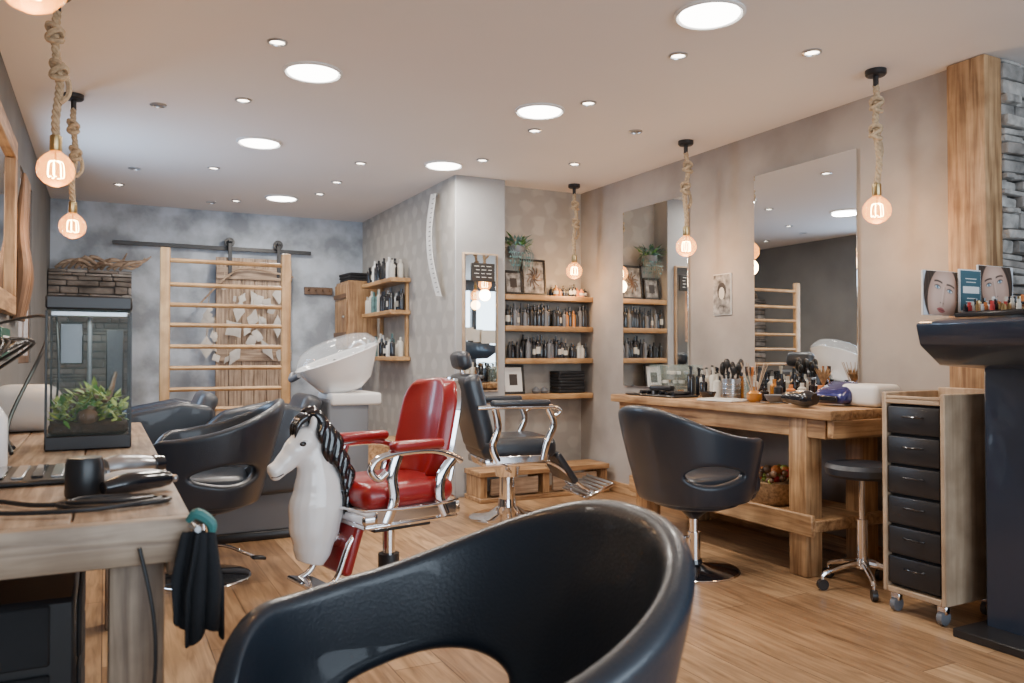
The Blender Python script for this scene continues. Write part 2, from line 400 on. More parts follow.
# ------------------------------------------------------------ mirrors on right wall
for y0,y1 in ((3.15,3.96),(4.635,5.46)):
    b=B(); b.bx(XR-.022,XR-.004,y0,y1,.90,2.34,'mirror',.003)
    b.bx(XR-.004,XR-.001,y0+.03,y1-.03,.95,2.3,'black_plastic',0)
    b.done('wall_mirror')
b=B(); b.bx(XR-.012,XR-.001,4.19,4.37,1.43,1.72,'paper',.002)
b.bx(XR-.014,XR-.011,4.195,4.365,1.435,1.715,'photo_bw',0)
b.sph((XR-.0145,4.28,1.60),(.001,.045,.06),'print_dark',n=14); b.sph((XR-.015,4.28,1.585),(.001,.03,.045),'label',n=14); b.done('wall_photograph')

# ------------------------------------------------------------ styling chair
def styling_chair(loc,rot,zs_=1):
    b=B(); Phi=D(143); NC=64; nl=5; nu=6
    vs=[];fs=[]
    def sm(t): t=max(0,min(1,t)); return t*t*(3-2*t)
    rows=nl+1+nu+1
    for i in range(NC+1):
        ph=-Phi+2*Phi*i/NC; u=abs(ph)/Phi
        top=.87-.165*sm(u/.8)
        if u>.8: top-=.10*((u-.8)/.2)**2.2
        bot=.375+(.05*((u-.85)/.15)**2 if u>.85 else 0)
        zc=.528
        hw=0
        if .26<u<.68:
            t=(u-.26)/.42; hw=max(0,math.sin(math.pi*t))**.55
        hl=zc+.054*hw*(1.15-.4*u); hu=zc-.045*hw
        col=[bot+(hu-bot)*k/nl for k in range(nl+1)]+[hl+(top-hl)*k/nu for k in range(nu+1)]
        cs,sn=math.cos(ph),math.sin(ph); e=.82
        px=-.335*math.copysign(abs(cs)**e,cs); py=.335*math.copysign(abs(sn)**e,sn)
        for z in col:
            q=max(0,min(1,(z-.36)/.45)); sc=.70+.30*q**.55
            lean=-.05*max(0,(z-.5))/.37*max(0,cs)
            vs.append((px*sc+lean+.0,py*sc,z))
    for i in range(NC):
        for k in range(rows-1):
            if k==nl: continue
            a=i*rows+k; fs.append([a,a+rows,a+rows+1,a+1])
    b.mods(vs,fs,'leather',[('SOLIDIFY',dict(thickness=.048,offset=0)),('SUBSURF',dict(levels=2))],merge=.0015)
    b.lathe([(.03,.325),(.16,.33),(.225,.352),(.245,.40),(.24,.44)],(.01,0,0),'leather',40)
    b.cushion((.035,0,.455),(.50,.46,.12),'leather',bev=.05)
    b.cushion((.20,0,.41),(.20,.38,.10),'leather',bev=.045)
    b.lathe([(.235,0),(.235,.008),(.215,.016),(.10,.026),(.045,.04),(.04,.06)],(0,0,0),'black_gloss',48)
    b.lathe([(.238,0),(.240,.005),(.236,.010)],(0,0,0),'chrome',48)
    b.cyl((0,0,.05),(0,0,.20),.033,'chrome'); b.cyl((0,0,.2),(0,0,.34),.024,'chrome')
    b.lathe([(.025,.27),(.06,.30),(.09,.325),(.09,.335)],(0,0,0),'black_plastic',24)
    b.tube([(-.02,.03,.17),(-.12,.06,.16),(-.20,.09,.13),(-.25,.10,.11)],.008,'chrome',8,4)
    b.box((-.27,.105,.105),(.07,.05,.015),'black_plastic',(0,-10,20))
    o=b.done('styling_chair',loc=(loc[0],loc[1],0),rotz=rot,ang=60); o.scale=(1,1,zs_)
styling_chair((2.82,3.37),4,1.03)
styling_chair((.46,4.40),172,1.06)
styling_chair((.415,1.12),178,1.035)

# ------------------------------------------------------------ right work table
b=B()
x0,x1,y0,y1,zt=3.20,3.82,2.80,4.72,.875
ys=[x0,3.36,3.52,3.67,x1]
for k in range(4): b.bx(ys[k]+.001,ys[k+1]-.001,y0+random.uniform(-.01,.01),y1+random.uniform(-.015,.015),zt-.05,zt,'oldwood_y',.006,2)
b.bx(x0+.04,x0+.10,y0+.06,y1-.05,zt-.15,zt-.05,'oldwood_y'); b.bx(x1-.1,x1-.04,y0+.06,y1-.05,zt-.15,zt-.05,'oldwood_y')
b.bx(x0+.1,x1-.1,y0+.03,y0+.09,zt-.15,zt-.05,'oldwood_x'); b.bx(x0+.02,x1-.02,y0-.005,y0+.035,zt-.14,zt-.05,'oldwood_x')
for y in (3.04,4.4):
    for x in (3.29,3.72): b.box((x,y,(zt-.05)/2),(.12,.12,zt-.05),'oldwood_z',None,.01,2)
b.bx(3.24,3.80,2.93,4.5,.24,.30,'oldwood_y',.006); b.bx(3.215,3.245,2.93,4.52,.22,.33,'oldwood_y',.006)
b.bx(3.2,3.3,4.46,4.9,.0,.06,'oldwood_y'); 
b.done('rustic_work_table')

# ------------------------------------------------------------ things on right table
zt=.877
def spray(x,y,h,mt,r=.022):
    b.lathe([(r,0),(r*1.05,h*.7),(r*.9,h*.78),(.009,h*.82),(.009,h),(.012,h),(.012,h+.02)],(x,y,zt),mt,14)
    b.cyl((x,y,zt+h+.02),(x-.025,y-.01,zt+h+.022),.005,'black_plastic',n=8)
b=B()
for x,y in ((3.62,3.98),(3.70,4.06),(3.58,4.08),(3.66,4.13),(3.72,3.97),(3.60,4.20),(3.70,4.22),(3.53,4.02),(3.64,4.29),(3.55,4.14),(3.74,4.32),(3.50,3.95),(3.56,4.28),(3.76,4.14)):
    spray(x,y,random.uniform(.12,.185),random.choice(['black_gloss','black_plastic','black_gloss','label']),.025)
b.done('spray_bottle_group')
b=B(); b.lathe([(.056,0),(.057,.125),(.054,.128),(.052,.01)],(3.50,3.82,zt),'steel',24)
for zz in (.03,.06,.09): b.lathe([(.058,zz),(.059,zz+.004),(.058,zz+.008)],(3.50,3.82,zt),'chrome',24)
for k in range(14):
    a=k*.7; b.cyl((3.50+.02*math.cos(a),3.82+.02*math.sin(a),zt+.012),(3.50+.055*math.cos(a),3.82+.055*math.sin(a),zt+.17+.02*(k%3)),.005,'black_plastic',n=8)
    b.sph((3.50+.057*math.cos(a),3.82+.057*math.sin(a),zt+.18+.02*(k%3)),(.018,.018,.034),'black_plastic',n=8)
b.done('brush_holder')
b=B(); b.lathe([(.038,0),(.038,.15),(.035,.15),(.035,.01)],(3.50,3.66,zt),'glass',24)
b.lathe([(.033,.008),(.033,.09)],(3.50,3.66,zt),'water',20)
for k in range(7):
    a=k*.9; b.box((3.50+.014*math.cos(a),3.66+.014*math.sin(a),zt+.11),(.004,.022,.19),random.choice(['black_plastic','orange','white_plastic','black_plastic']),(5*math.cos(a),8*math.sin(a),k*40),.001)
b.done('comb_jar')
b=B(); b.lathe([(.03,0),(.045,.02),(.045,.05),(.015,.07),(.014,.09),(.016,.09)],(3.40,3.52,zt),'amber',20)
for k in range(9):
    a=k*.7; b.cyl((3.40,3.52,zt+.01),(3.40+.08*math.cos(a),3.52+.08*math.sin(a),zt+.23),.0022,'palewood_z',n=6)
b.done('reed_diffuser')
b=B()
for x,y,h,mt in ((3.60,3.56,.13,'amber'),(3.52,3.56,.08,'black_gloss'),(3.66,3.62,.11,'white_plastic'),(3.70,3.50,.16,'black_gloss'),(3.62,3.45,.10,'orange'),(3.68,3.76,.19,'black_plastic'),(3.61,3.74,.15,'label'),(3.74,3.64,.16,'black_gloss'),(3.75,3.40,.13,'black_gloss'),(3.54,3.47,.12,'black_plastic'),(3.72,3.86,.17,'black_gloss'),(3.62,3.86,.14,'amber'),(3.60,3.66,.10,'black_gloss'),(3.76,3.74,.14,'label'),(3.68,3.42,.11,'label')):
    b.lathe([(.025,0),(.026,h*.7),(.012,h*.8),(.012,h)],(x,y,zt),mt,16)
b.done('product_bottle_group')
b=B()
for k,(x,y,r) in enumerate(((3.44,3.40,.05),(3.36,3.88,.045))):
    b.lathe([(r*.5,0),(r*.9,.015),(r*1.2,.045),(r*1.15,.047),(r*.8,.02),(.001,.012)],(x,y,zt),'black_gloss' if k else 'grey_plastic',22)
b.done('tint_bowl_pair')
b=B()
for z in (0,.065,.13,.20): b.bx(3.53,3.78,4.42,4.70,zt+z,zt+z+.005,'glass',0)
for y in (4.42,4.51,4.61,4.70): b.bx(3.53,3.78,y-.003,y+.003,zt,zt+.205,'glass',0)
b.bx(3.776,3.78,4.42,4.70,zt,zt+.205,'glass',0)
for k in range(30): b.box((random.uniform(3.56,3.74),random.uniform(4.44,4.67),zt+.02+.065*(k%3)),(.04,.03,.022),random.choice(['label','steel','black_plastic','amber','white_plastic']),(0,0,k*30),.003)
b.done('acrylic_organiser')
b=B(); b.bx(3.24,3.46,4.08,4.60,zt,zt+.012,'black_plastic',.005)
for k in range(6): b.cyl((3.28,4.12+.07*k,zt+.024),(3.43,4.15+.065*k,zt+.024),.013,random.choice(['black_plastic','steel','black_gloss']),n=10)
b.box((3.33,4.3,zt+.055),(.06,.17,.035),'black_plastic',(0,0,20),.012,2); b.box((3.38,4.45,zt+.055),(.05,.15,.035),'grey_plastic',(0,0,-35),.012,2)
b.done('clipper_tray')
b=B()
b.tube([(3.28,2.96,zt+.047),(3.28,3.01,zt+.047),(3.29,3.08,zt+.047),(3.29,3.14,zt+.047),(3.29,3.18,zt+.047)],[.030,.043,.042,.032,.026],'black_gloss',18,4)
b.tube([(3.29,3.04,zt+.035),(3.33,3.06,zt+.028),(3.37,3.12,zt+.024),(3.38,3.20,zt+.022)],[.022,.02,.018,.014],'black_gloss',12,4)
b.tube([(3.38,3.20,zt+.02),(3.34,3.28,zt+.008),(3.28,3.32,zt+.007),(3.30,3.40,zt+.007)],.004,'black_plastic',6,5)
b.done('hair_dryer')
b=B(); b.cushion((3.67,2.94,zt+.06),(.20,.24,.12),'white_plastic',bev=.03)
b.mods([(3.50,2.97,zt+.01),(3.66,2.97,zt+.01),(3.66,3.20,zt+.01),(3.50,3.20,zt+.01),(3.52,2.98,zt+.08),(3.66,2.98,zt+.14),(3.66,3.19,zt+.14),(3.52,3.19,zt+.08)],[[0,1,2,3],[4,5,6,7],[0,1,5,4],[1,2,6,5],[2,3,7,6],[3,0,4,7]],'blue_shine',[('BEVEL',dict(width=.035,segments=5))])
b.box((3.50,3.085,zt+.038),(.012,.15,.032),'black_gloss',None,.006); b.box((3.55,3.085,zt+.088),(.02,.05,.006),'steel',(0,-22,0),.002); b.done('nail_lamp')
b=B(); b.box((3.30,3.68,zt+.006),(.16,.26,.010),'paper',(0,0,8),.002); b.box((3.30,3.68,zt+.013),(.14,.24,.004),'label',(0,0,12),.001); b.done('magazine_stack')
b=B(); b.lathe([(.03,0),(.035,.06),(.03,.09),(.032,.1)],(3.70,3.28,zt),'orange',18)
for k in range(18):
    a=k*.63; b.leaf((3.70,3.28,zt+.09),(.4*math.cos(a),.4*math.sin(a),1.2+.5*(k%3)),.12,.012,'wicker')
b.done('dried_flower_vase')
b=B()
for k in range(12): b.lathe([(.014,0),(.015,.035),(.008,.04),(.008,.06)],(3.45+.033*(k%4),3.25+.035*(k//4),zt),random.choice(['amber','label','redflower','black_gloss','orange','white_plastic']),10)
b.done('nail_polish_group')
zl=.302
b=B(); b.lathe([(.12,0),(.15,.03),(.17,.12),(.175,.13),(.16,.12)],(3.45,3.42,zl),'wicker',24)
for k in range(60):
    a=random.uniform(0,6.28); r=random.uniform(0,.15); b.sph((3.45+r*math.cos(a),3.42+r*math.sin(a),zl+.13+random.uniform(0,.06)),random.uniform(.012,.028),random.choice(['redflower','orange','leaf2','redflower','darkwood_x','darkwood_x']),n=8)
b.done('flower_basket')
b=B(); b.cushion((3.45,3.86,zl+.112),(.36,.34,.22),'black_plastic',bev=.05); b.tube([(3.35,3.76,zl+.2),(3.35,3.79,zl+.26),(3.35,3.93,zl+.26),(3.35,3.96,zl+.2)],.01,'black_plastic',8,4)
for k in range(3): b.bx(3.266,3.272,3.74,3.98,zl+.05+.05*k,zl+.07+.05*k,'steel',.001)
b.done('storage_case')
b=B()
for k in range(20): 
    a=k*.52; b.leaf((3.47,4.20,zl+.06),(math.cos(a),math.sin(a),.9),.14,.02,'leaf2')
b.lathe([(.05,0),(.06,.07)],(3.47,4.20,zl),'wicker',16); b.done('potted_plant')

# ------------------------------------------------------------ stool
b=B()
b.lathe([(.05,.545),(.15,.55),(.168,.565),(.172,.595),(.16,.615),(.10,.622),(.001,.624)],(0,0,0),'leather',36)
b.cyl((0,0,.55),(0,0,.32),.014,'chrome'); b.cyl((0,0,.34),(0,0,.13),.025,'chrome')
b.lathe([(.03,.10),(.04,.12),(.03,.15)],(0,0,0),'chrome',20)
for k in range(5):
    a=k*2*math.pi/5+.3; c,s_=math.cos(a),math.sin(a)
    b.tube([(0,0,.13),(.09*c,.09*s_,.115),(.19*c,.19*s_,.085),(.21*c,.21*s_,.07)],[.018,.015,.012,.012],'chrome',8,4)
    b.cyl((.21*c-.012*s_,.21*s_+.012*c,.028),(.21*c+.012*s_,.21*s_-.012*c,.028),.027,'black_plastic',n=16)
    b.cyl((.21*c,.21*s_,.03),(.21*c,.21*s_,.08),.008,'chrome',n=10)
b.done('rolling_stool',loc=(3.34,2.73,0))

# ------------------------------------------------------------ drawer trolley
b=B(); x0,x1,y0,y1=3.15,3.53,2.16,2.465
b.bx(x0,x1,y0,y0+.022,.09,.985,'palewood_z'); b.bx(x0,x1,y1-.022,y1,.09,.985,'palewood_z')
b.bx(x1-.015,x1,y0+.022,y1-.022,.09,1.0,'palewood_z'); b.bx(x0,x1-.015,y0+.022,y1-.022,.09,.115,'palewood_y'); 
b.bx(x0,x1-.015,y0+.022,y1-.022,.935,.955,'palewood_y'); b.bx(x0,x0+.02,y0+.022,y1-.022,.955,.97,'palewood_y')
n=6; z=.125; h=(.93-.125)/n
b.bx(x0+.03,x1-.02,y0+.024,y1-.024,.12,.93,'black_matte',0)
for k in range(n):
    b.bx(x0+.004,x0+.03,y0+.028,y1-.028,z+k*h+.006,z+(k+1)*h-.006,'black_plastic',.006,2)
    zz=z+k*h+h*.62; b.tube([(x0+.004,2.26,zz),(x0-.010,2.275,zz),(x0-.010,2.345,zz),(x0+.004,2.36,zz)],.004,'black_gloss',8,3)
for x in (x0+.04,x1-.04):
    for y in (y0+.04,y1-.04):
        b.cyl((x,y-.012,.033),(x,y+.012,.033),.032,'grey_plastic',n=18); b.box((x,y,.07),(.03,.045,.045),'chrome',None,.006)
b.done('drawer_trolley')

# ------------------------------------------------------------ reception desk
b=B()
b.bx(3.255,4.1,.7,2.06,.0,1.12,'desk_navy',.01)
b.bx(3.10,4.1,.7,2.10,.0,.035,'black_plastic',.004)
b.prism([(2.885,1.275),(2.91,1.19),(3.03,1.11),(3.36,1.09),(4.1,1.09),(4.1,1.36),(3.62,1.36),(2.91,1.287)],'y',.7,2.10,'desk_navy',.008)
b.done('reception_desk')
def ztop(x): return 1.289+(x-2.91)/(3.62-2.91)*.074
def lerp(a,b_,t): t=max(0,min(1,t)); return tuple(a[i]*(1-t)+b_[i]*t for i in range(3))
def sst(a,b_,x): t=max(0,min(1,(x-a)/(b_-a))); return t*t*(3-2*t)
def facecol(u,v,asp,turn):
    # printed close-up portrait: head tilted, cropped by the card
    X=(u-.5)*asp*.66-.03*turn; Y=(v-.5)*.66+.50
    ca,sa=math.cos(.22*turn),math.sin(.22*turn)
    fx=X*ca-(Y-.5)*sa; y=.5+X*sa+(Y-.5)*ca
    x=fx
    bgc=(.66,.68,.72); hair=(.035,.022,.016)
    c=bgc
    hr=math.hypot((fx)/.47,(y-.60)/.60)
    c=lerp(hair,c,sst(.97,1.03,hr))
    strand=.5+.5*math.sin(x*90+math.sin(y*9)*4)
    if hr<1: c=lerp(c,(.14,.08,.05),.45*strand)
    fr=math.hypot(fx/.34,(y-.44)/.46)
    skin=(.72,.48,.38); sh=(.44,.25,.18)
    s=lerp(skin,sh,sst(.55,1.0,fr)*.7+.3*sst(0,.35,fx*turn))
    c=lerp(s,c,sst(.97,1.03,fr))
    if fr<1.0:
        if .30<y<.60:
            c=lerp(c,sh,.5*math.exp(-((fx-.034*turn)/.02)**2)); c=lerp(c,(.88,.68,.57),.5*math.exp(-((fx+.004*turn)/.013)**2))
        for sx_ in (-1,1):
            ex=.145*sx_; dx=(fx-ex); dy=y-.565
            c=lerp(c,sh,.5*math.exp(-(dx/.085)**2-((dy-.015)/.055)**2))
            by=.655-1.6*(dx+.0*sx_)**2+.25*dx*sx_*-1*.15
            c=lerp(c,(.05,.03,.02),.95*math.exp(-((y-by)/.015)**4)*sst(.11,.08,abs(dx)))
            e=math.hypot(dx/.060,dy/.027)
            lid=math.exp(-((dy-.026*(1-(dx/.075)**2))/.010)**2)*sst(.085,.062,abs(dx))
            if e<1:
                c=(.72,.72,.72)
                ir=math.hypot(dx,dy)
                if ir<.025: c=(.16,.30,.42)
                if ir<.011: c=(.01,.01,.01)
                if math.hypot(dx-.009,dy-.008)<.005: c=(.95,.95,.95)
            c=lerp(c,(.02,.014,.012),.97*lid)
            c=lerp(c,(.12,.06,.05),.6*math.exp(-((dy+.028*(1-(dx/.08)**2))/.006)**2)*sst(.075,.05,abs(dx)))
            c=lerp(c,(.12,.05,.035),.8*math.exp(-((fx-.032*sx_)/.013)**2-((y-.345)/.010)**2))
        if abs(fx)<.10:
            w_=1-(fx/.10)**2
            if abs(y-.235)<.040*w_: c=(.50,.15,.14)
            c=lerp(c,(.15,.03,.03),math.exp(-((y-.238)/.006)**2)*w_)
    return c
def card(x0,x1,y,h,kind,turn=1):
    b=B(); z0=ztop((x0+x1)/2)+.012; xm=(x0+x1)/2; w=x1-x0
    b.box((xm,y,z0+h/2),(w,.008,h),'white_plastic',None,.001)
    f=y-.0055
    if kind=='face':
        o=len(b.v); nu_,nv_=190,150; cols=[];vs=[];fs=[]
        for j in range(nv_+1):
            for i in range(nu_+1):
                u,v=i/nu_,j/nv_; vs.append((x0+.002+(w-.004)*u,f,z0+.002+(h-.004)*v)); cols.append(facecol(u,v,w/h,turn))
        for j in range(nv_):
            for i in range(nu_): a=j*(nu_+1)+i; fs.append([a,a+1,a+nu_+2,a+nu_+1])
        b.add(vs,fs,'photo_print')
        ob=b.done('display_card')
        at=ob.data.color_attributes.new('print','FLOAT_COLOR','POINT')
        for k,cc in enumerate(cols): at.data[o+k].color=(*cc,1)
        return
    b.box((xm,f,z0+h/2),(w-.012,.002,h-.012),'print_navy',None,0)
    b.box((xm,f-.001,z0+h*.52),(w*.75,.002,h*.16),'paper',None,.0)
    for k,zz in enumerate((.78,.7,.32,.24,.18)): b.box((xm,f-.001,z0+h*zz),(w*(.5-.06*(k%3)),.002,.003),'paper',None,0)
    b.done('display_card')
card(2.895,3.125,2.075,.18,'face',1); card(3.095,3.235,2.055,.175,'text'); card(3.24,3.48,2.07,.18,'face',-1)
b=B()
b.box((3.09,1.83,ztop(3.09)+.013),(.28,.30,.018),'black_plastic',(0,-6,0),.004)
for k in range(66):
    x=2.975+.022*(k%11)+random.uniform(0,.01); y=1.70+.05*(k//11)
    z=ztop(x)+.024; hh=random.uniform(.018,.048)
    b.lathe([(.009,0),(.009,hh*.6),(.0065,hh*.62),(.0065,hh)],(x,y,z),random.choice(['black_gloss','black_plastic','orange','label','brass','redflower','black_gloss','white_plastic']),8)
for k in range(9): b.cyl((3.0+.02*k,1.69,ztop(3.0+.02*k)+.03),(3.0+.02*k+random.uniform(-.05,.05),1.76,ztop(3.0+.02*k)+.045),.004,random.choice(['black_gloss','brass']),n=8)
b.done('makeup_tester_tray')
b=B()
for k in range(8): b.box((3.26+.03*k,1.54+.02*k,ztop(3.26+.03*k)+.018+.004*k),(.17,.12,.003),'paper',(0,-7,20+k*7),.0005)
b.done('business_card_fan')
b=B(); b.lathe([(.03,0),(.032,.07),(.03,.072),(.029,.005)],(3.36,1.84,ztop(3.36)+.004),'black_gloss',18)
for k in range(7):
    a=k*.9; b.cyl((3.36,1.84,ztop(3.36)+.01),(3.36+.03*math.cos(a),1.84+.03*math.sin(a),ztop(3.36)+.12),.003,'black_plastic',n=6); b.sph((3.36+.031*math.cos(a),1.84+.031*math.sin(a),ztop(3.36)+.125),(.007,.007,.014),'darkwood_z',n=8)
b.done('makeup_brush_cup')

# ------------------------------------------------------------ alcove shelves and goods
b=B()
for z in (1.665,1.40,1.125,.82):
    pts=[(2.985,5.95),(3.2,5.935),(3.45,5.95),(3.65,5.925),(3.845,5.94),(3.845,6.148),(2.985,6.148)]
    b.prism(pts,'z',z-.045,z,'honey_x',.005)
b.done('alcove_shelf_set')
def bottles(name,x0,x1,y,z,n,cols,hs,axis='x',r=.02):
    b=B()
    for rw in range(2):
      for k in range(n):
        if rw and random.random()<.25: continue
        t=x0+(x1-x0)*(k+.5+rw*.3)/(n+.3); h=random.uniform(*hs); rr=r*random.uniform(.85,1.2); dy=(.045 if rw else -.045)+random.uniform(-.012,.012)
        p=(t,y+dy,z+.001) if axis=='x' else (y+dy,t,z+.001)
        c=random.choice(cols); b.lathe([(rr,0),(rr*1.03,.004),(rr*1.03,h*.68),(rr*.85,h*.76),(rr*.42,h*.8),(rr*.42,h)],p,c,12)
        b.lathe([(rr*1.05,h*.2),(rr*1.05,h*.5)],p,random.choice(['label',c,c,c]),12)
    return b.done(name)
dk=['black_gloss','black_plastic','black_gloss','grey_plastic','black_gloss']
bottles('shelf_bottle_row',3.01,3.45,6.04,1.40,13,dk,(.14,.205),r=.020)
bottles('shelf_bottle_row',3.46,3.83,6.04,1.40,11,dk+['amber'],(.12,.19),r=.020)
bottles('shelf_bottle_row',3.02,3.18,6.04,1.125,4,dk,(.09,.16))
bottles('shelf_bottle_row',3.20,3.62,6.04,1.125,12,dk,(.13,.205),r=.020)
bottles('shelf_bottle_row',3.64,3.82,6.04,1.125,5,['amber','label','black_gloss'],(.09,.15))
bottles('shelf_bottle_row',3.48,3.82,6.04,1.665,9,['orange','amber','black_gloss','redflower','black_gloss'],(.06,.11))
def frame(name,x,y,z,w,h,inner,tilt=-8,orn=False):
    t=.022
    T=Matrix.Translation((x,y,z+.002))@Euler((D(tilt),0,0)).to_matrix().to_4x4()
    q=B()
    q.bx(-w/2,w/2,-.01,.01,0,t,'frame_black'); q.bx(-w/2,w/2,-.01,.01,h-t,h,'frame_black')
    q.bx(-w/2,-w/2+t,-.01,.01,t,h-t,'frame_black'); q.bx(w/2-t,w/2,-.01,.01,t,h-t,'frame_black')
    q.bx(-w/2+t,w/2-t,-.002,.008,t,h-t,inner,0)
    if orn:
        for k in range(10):
            a=k*.63; q.tube([(0,-.004,h/2),(w*.15*math.cos(a),-.008,h/2+h*.15*math.sin(a)),(w*.3*math.cos(a+.4),-.004,h/2+h*.3*math.sin(a+.4))],.004,'darkwood_z',6,3)
    else:
        q.bx(-w*.18,w*.18,-.004,0,h*.3,h*.68,'print_dark',0)
    for v in q.v: v.xyz=T@v
    q.done(name)
frame('picture_frame',3.10,6.02,1.665,.18,.21,'photo_bw')
frame('carved_panel',3.31,6.04,1.665,.24,.32,'photo_bw',-7,True)
frame('picture_frame',3.09,6.0,.82,.21,.25,'paper')
b=B()
for k in range(7): b.cushion((3.64,6.04,.836+k*.027),(.26,.18,.028),'cloth_black',(0,0,random.uniform(-4,4)),.012)
b.done('towel_stack')
b=B()
for x in (3.32,3.40): b.lathe([(.025,0),(.04,.02),(.03,.04),(.005,.06)],(x,6.03,.822),'grey_plastic',14)
b.done('trinket_pair')
b=B()
b.lathe([(.05,0),(.075,.05),(.08,.10),(.07,.1)],(3.13,6.03,1.98),'grey_plastic',20)
b.box((3.13,6.13,2.01),(.06,.035,.03),'steel')
for k in range(110):
    a=random.uniform(0,6.28); e=random.uniform(-.6,1.3); r0=random.uniform(0,.12)
    p=(3.13+r0*math.cos(a),6.02+.6*min(r0*math.sin(a),.03),2.09+random.uniform(-.03,.05)); d=(math.cos(a),min(math.sin(a),.1),e)
    b.leaf(p,d,random.uniform(.05,.11),.012,random.choice(['leaf','leaf_blue','leaf_blue']))
for k in range(10):
    x=3.04+.022*k; z2=1.90-.02*(k%4)
    b.tube([(x,6.0,2.08),(x+.01,5.955,2.0),(x,5.96,z2)],.0022,'leaf_blue',5,3)
    for j in range(4): b.leaf((x,5.965,2.03-.035*j),(random.uniform(-1,1),-.5,-.5),.035,.008,'leaf_blue')
b.done('wall_plant')
b=B(); b.bx(2.585,2.905,5.925,5.948,.85,1.99,'palewood_z',.004); b.bx(2.60,2.89,5.921,5.926,.865,1.975,'mirror',0); b.done('framed_mirror')
b=B(); b.box((2.76,5.914,1.83),(.21,.010,.15),'frame_black',None,.002)
for k in range(4):
    for j in range(3): b.box((2.70+.055*j+.01*(k%2),5.908,1.88-.03*k),(.042-.012*((j+k)%2),.002,.005),'paper',None,0)
b.done('chalkboard_sign')
b=B(); vs=[];fs=[]; n=24
for k in range(n+1):
    t=k/n; z=2.52-.88*t; y=6.27-.13*t*t+.03*math.sin(t*3); x=2.49-.04*math.sin(t*math.pi)
    vs+= [(x,y,z),(x-.006,y+.11,z+.012)]
for k in range(n): fs.append([2*k,2*k+1,2*k+3,2*k+2])
b.mods(vs,fs,'paper',[('SOLIDIFY',dict(thickness=.003))])
for k in range(1,22):
    t=k/22.; z=2.52-.88*t; y=6.27-.13*t*t+.03*math.sin(t*3); b.box((2.484-.04*math.sin(t*math.pi),y+.04,z),(.002,.04,.006),'print_dark',None,0)
b.cyl((2.522,6.32,2.52),(2.482,6.32,2.52),.008,'steel',n=10)
b.done('measuring_strip')
b=B()
for z in (1.87,1.57,1.14): b.bx(2.33,2.526,7.0,7.92,z-.04,z,'honey_y',.005)
b.bx(2.50,2.526,7.05,7.10,1.14,1.87,'honey_z'); b.bx(2.50,2.526,7.8,7.85,1.14,1.87,'honey_z')
b.done('side_shelf_set')
for z in (1.87,1.57,1.14):
    bottles('side_bottle_row',7.03,7.88,2.415,z,11,['black_gloss','black_plastic','white_plastic','label','leaf_blue','black_gloss'],(.12,.22),'y',.025)
b=B()
b.bx(2.22,2.526,8.02,8.5,1.22,1.92,'oldwood_z',.006); 
for k in range(4): b.bx(2.205,2.222,8.03+.117*k,8.14+.117*k,1.25,1.89,'oldwood_z',.004)
b.bx(2.19,2.206,8.04,8.49,1.34,1.39,'darkwood_y'); b.bx(2.19,2.206,8.04,8.49,1.74,1.79,'darkwood_y'); b.sph((2.19,8.1,1.55),.014,'steel',n=10)
b.done('wooden_wall_cabinet')
b=B()
for k in range(3): b.cushion((2.37,8.26,1.936+k*.03),(.26,.34,.03),'cloth_black',(0,0,k*3),.012)
b.done('folded_towels')

# ------------------------------------------------------------ back wall: barn door, rail, hooks
b=B(); x0,x1=.99,1.735
for k in range(6):
    w=(x1-x0)/6; b.bx(x0+w*k+.002,x0+w*(k+1)-.002,8.45,8.48,.02,2.14,'greywood_z',.003)
for z in (.25,1.15,1.98): b.bx(x0,x1,8.425,8.45,z-.06,z+.06,'greywood_x')
for x in (1.12,1.60):
    b.cyl((x,8.465,2.295),(x,8.492,2.295),.05,'black_plastic',n=24); b.bx(x-.02,x+.02,8.415,8.426,1.95,2.30,'black_plastic'); b.bx(x-.02,x+.02,8.415,8.47,2.28,2.31,'black_plastic')
b.done('door_1')
b=B(); b.bx(.06,1.95,8.50,8.51,2.215,2.255,'black_plastic',.003)
for k in range(5): b.cyl((.15+.42*k,8.505,2.235),(.15+.42*k,8.569,2.235),.012,'black_plastic',n=10)
b.done('barn_door_rail')
b=B(); b.bx(1.89,2.19,8.535,8.568,1.80,1.88,'darkwood_x')
for k in range(4): b.tube([(1.93+.073*k,8.535,1.85),(1.93+.073*k,8.49,1.84),(1.93+.073*k,8.48,1.86)],.007,'darkwood_x',8,3)
b.done('coat_hook_rail')
b=B()
rg=random.Random(21)
for k in range(30):
    x=.84+rg.random()*.80; z=1.90-.78*rg.random()-.12*abs(x-1.2); s=rg.uniform(.035,.085); a=rg.uniform(-.7,.7); asp=rg.uniform(.5,1.0); yy=8.385+rg.uniform(-.02,.02)
    pts=[]
    for j in range(8):
        t=j/8*2*math.pi; rr=s*(1.0+(.45 if k%3 else -.2)*abs(math.cos(t*2))-.15+rg.uniform(-.08,.08)); px=rr*asp*math.cos(t); pz=rr*1.15*math.sin(t)
        pts.append((x+px*math.cos(a)-pz*math.sin(a),yy+.01*math.sin(t+k),z+px*math.sin(a)+pz*math.cos(a)))
    b.add(pts+[(x,yy-.006,z)],[[j,(j+1)%8,8] for j in range(8)],'garland')
    b.tube([(x,yy,z+s*.6),(x+.01,8.39,min(1.98,z+.2))],.002,'rope',5,2)
b.tube([(.80,8.39,1.62),(1.1,8.37,1.95),(1.30,8.38,2.03),(1.74,8.39,1.96)],.010,'greywood_x',6,5)
b.done('paper_garland')
b=B(); X0,X1,Y=.42,1.35,6.8
for x in (X0,X1): b.box((x,Y,1.0),(.075,.05,2.0),'honey_z',None,.012,2)
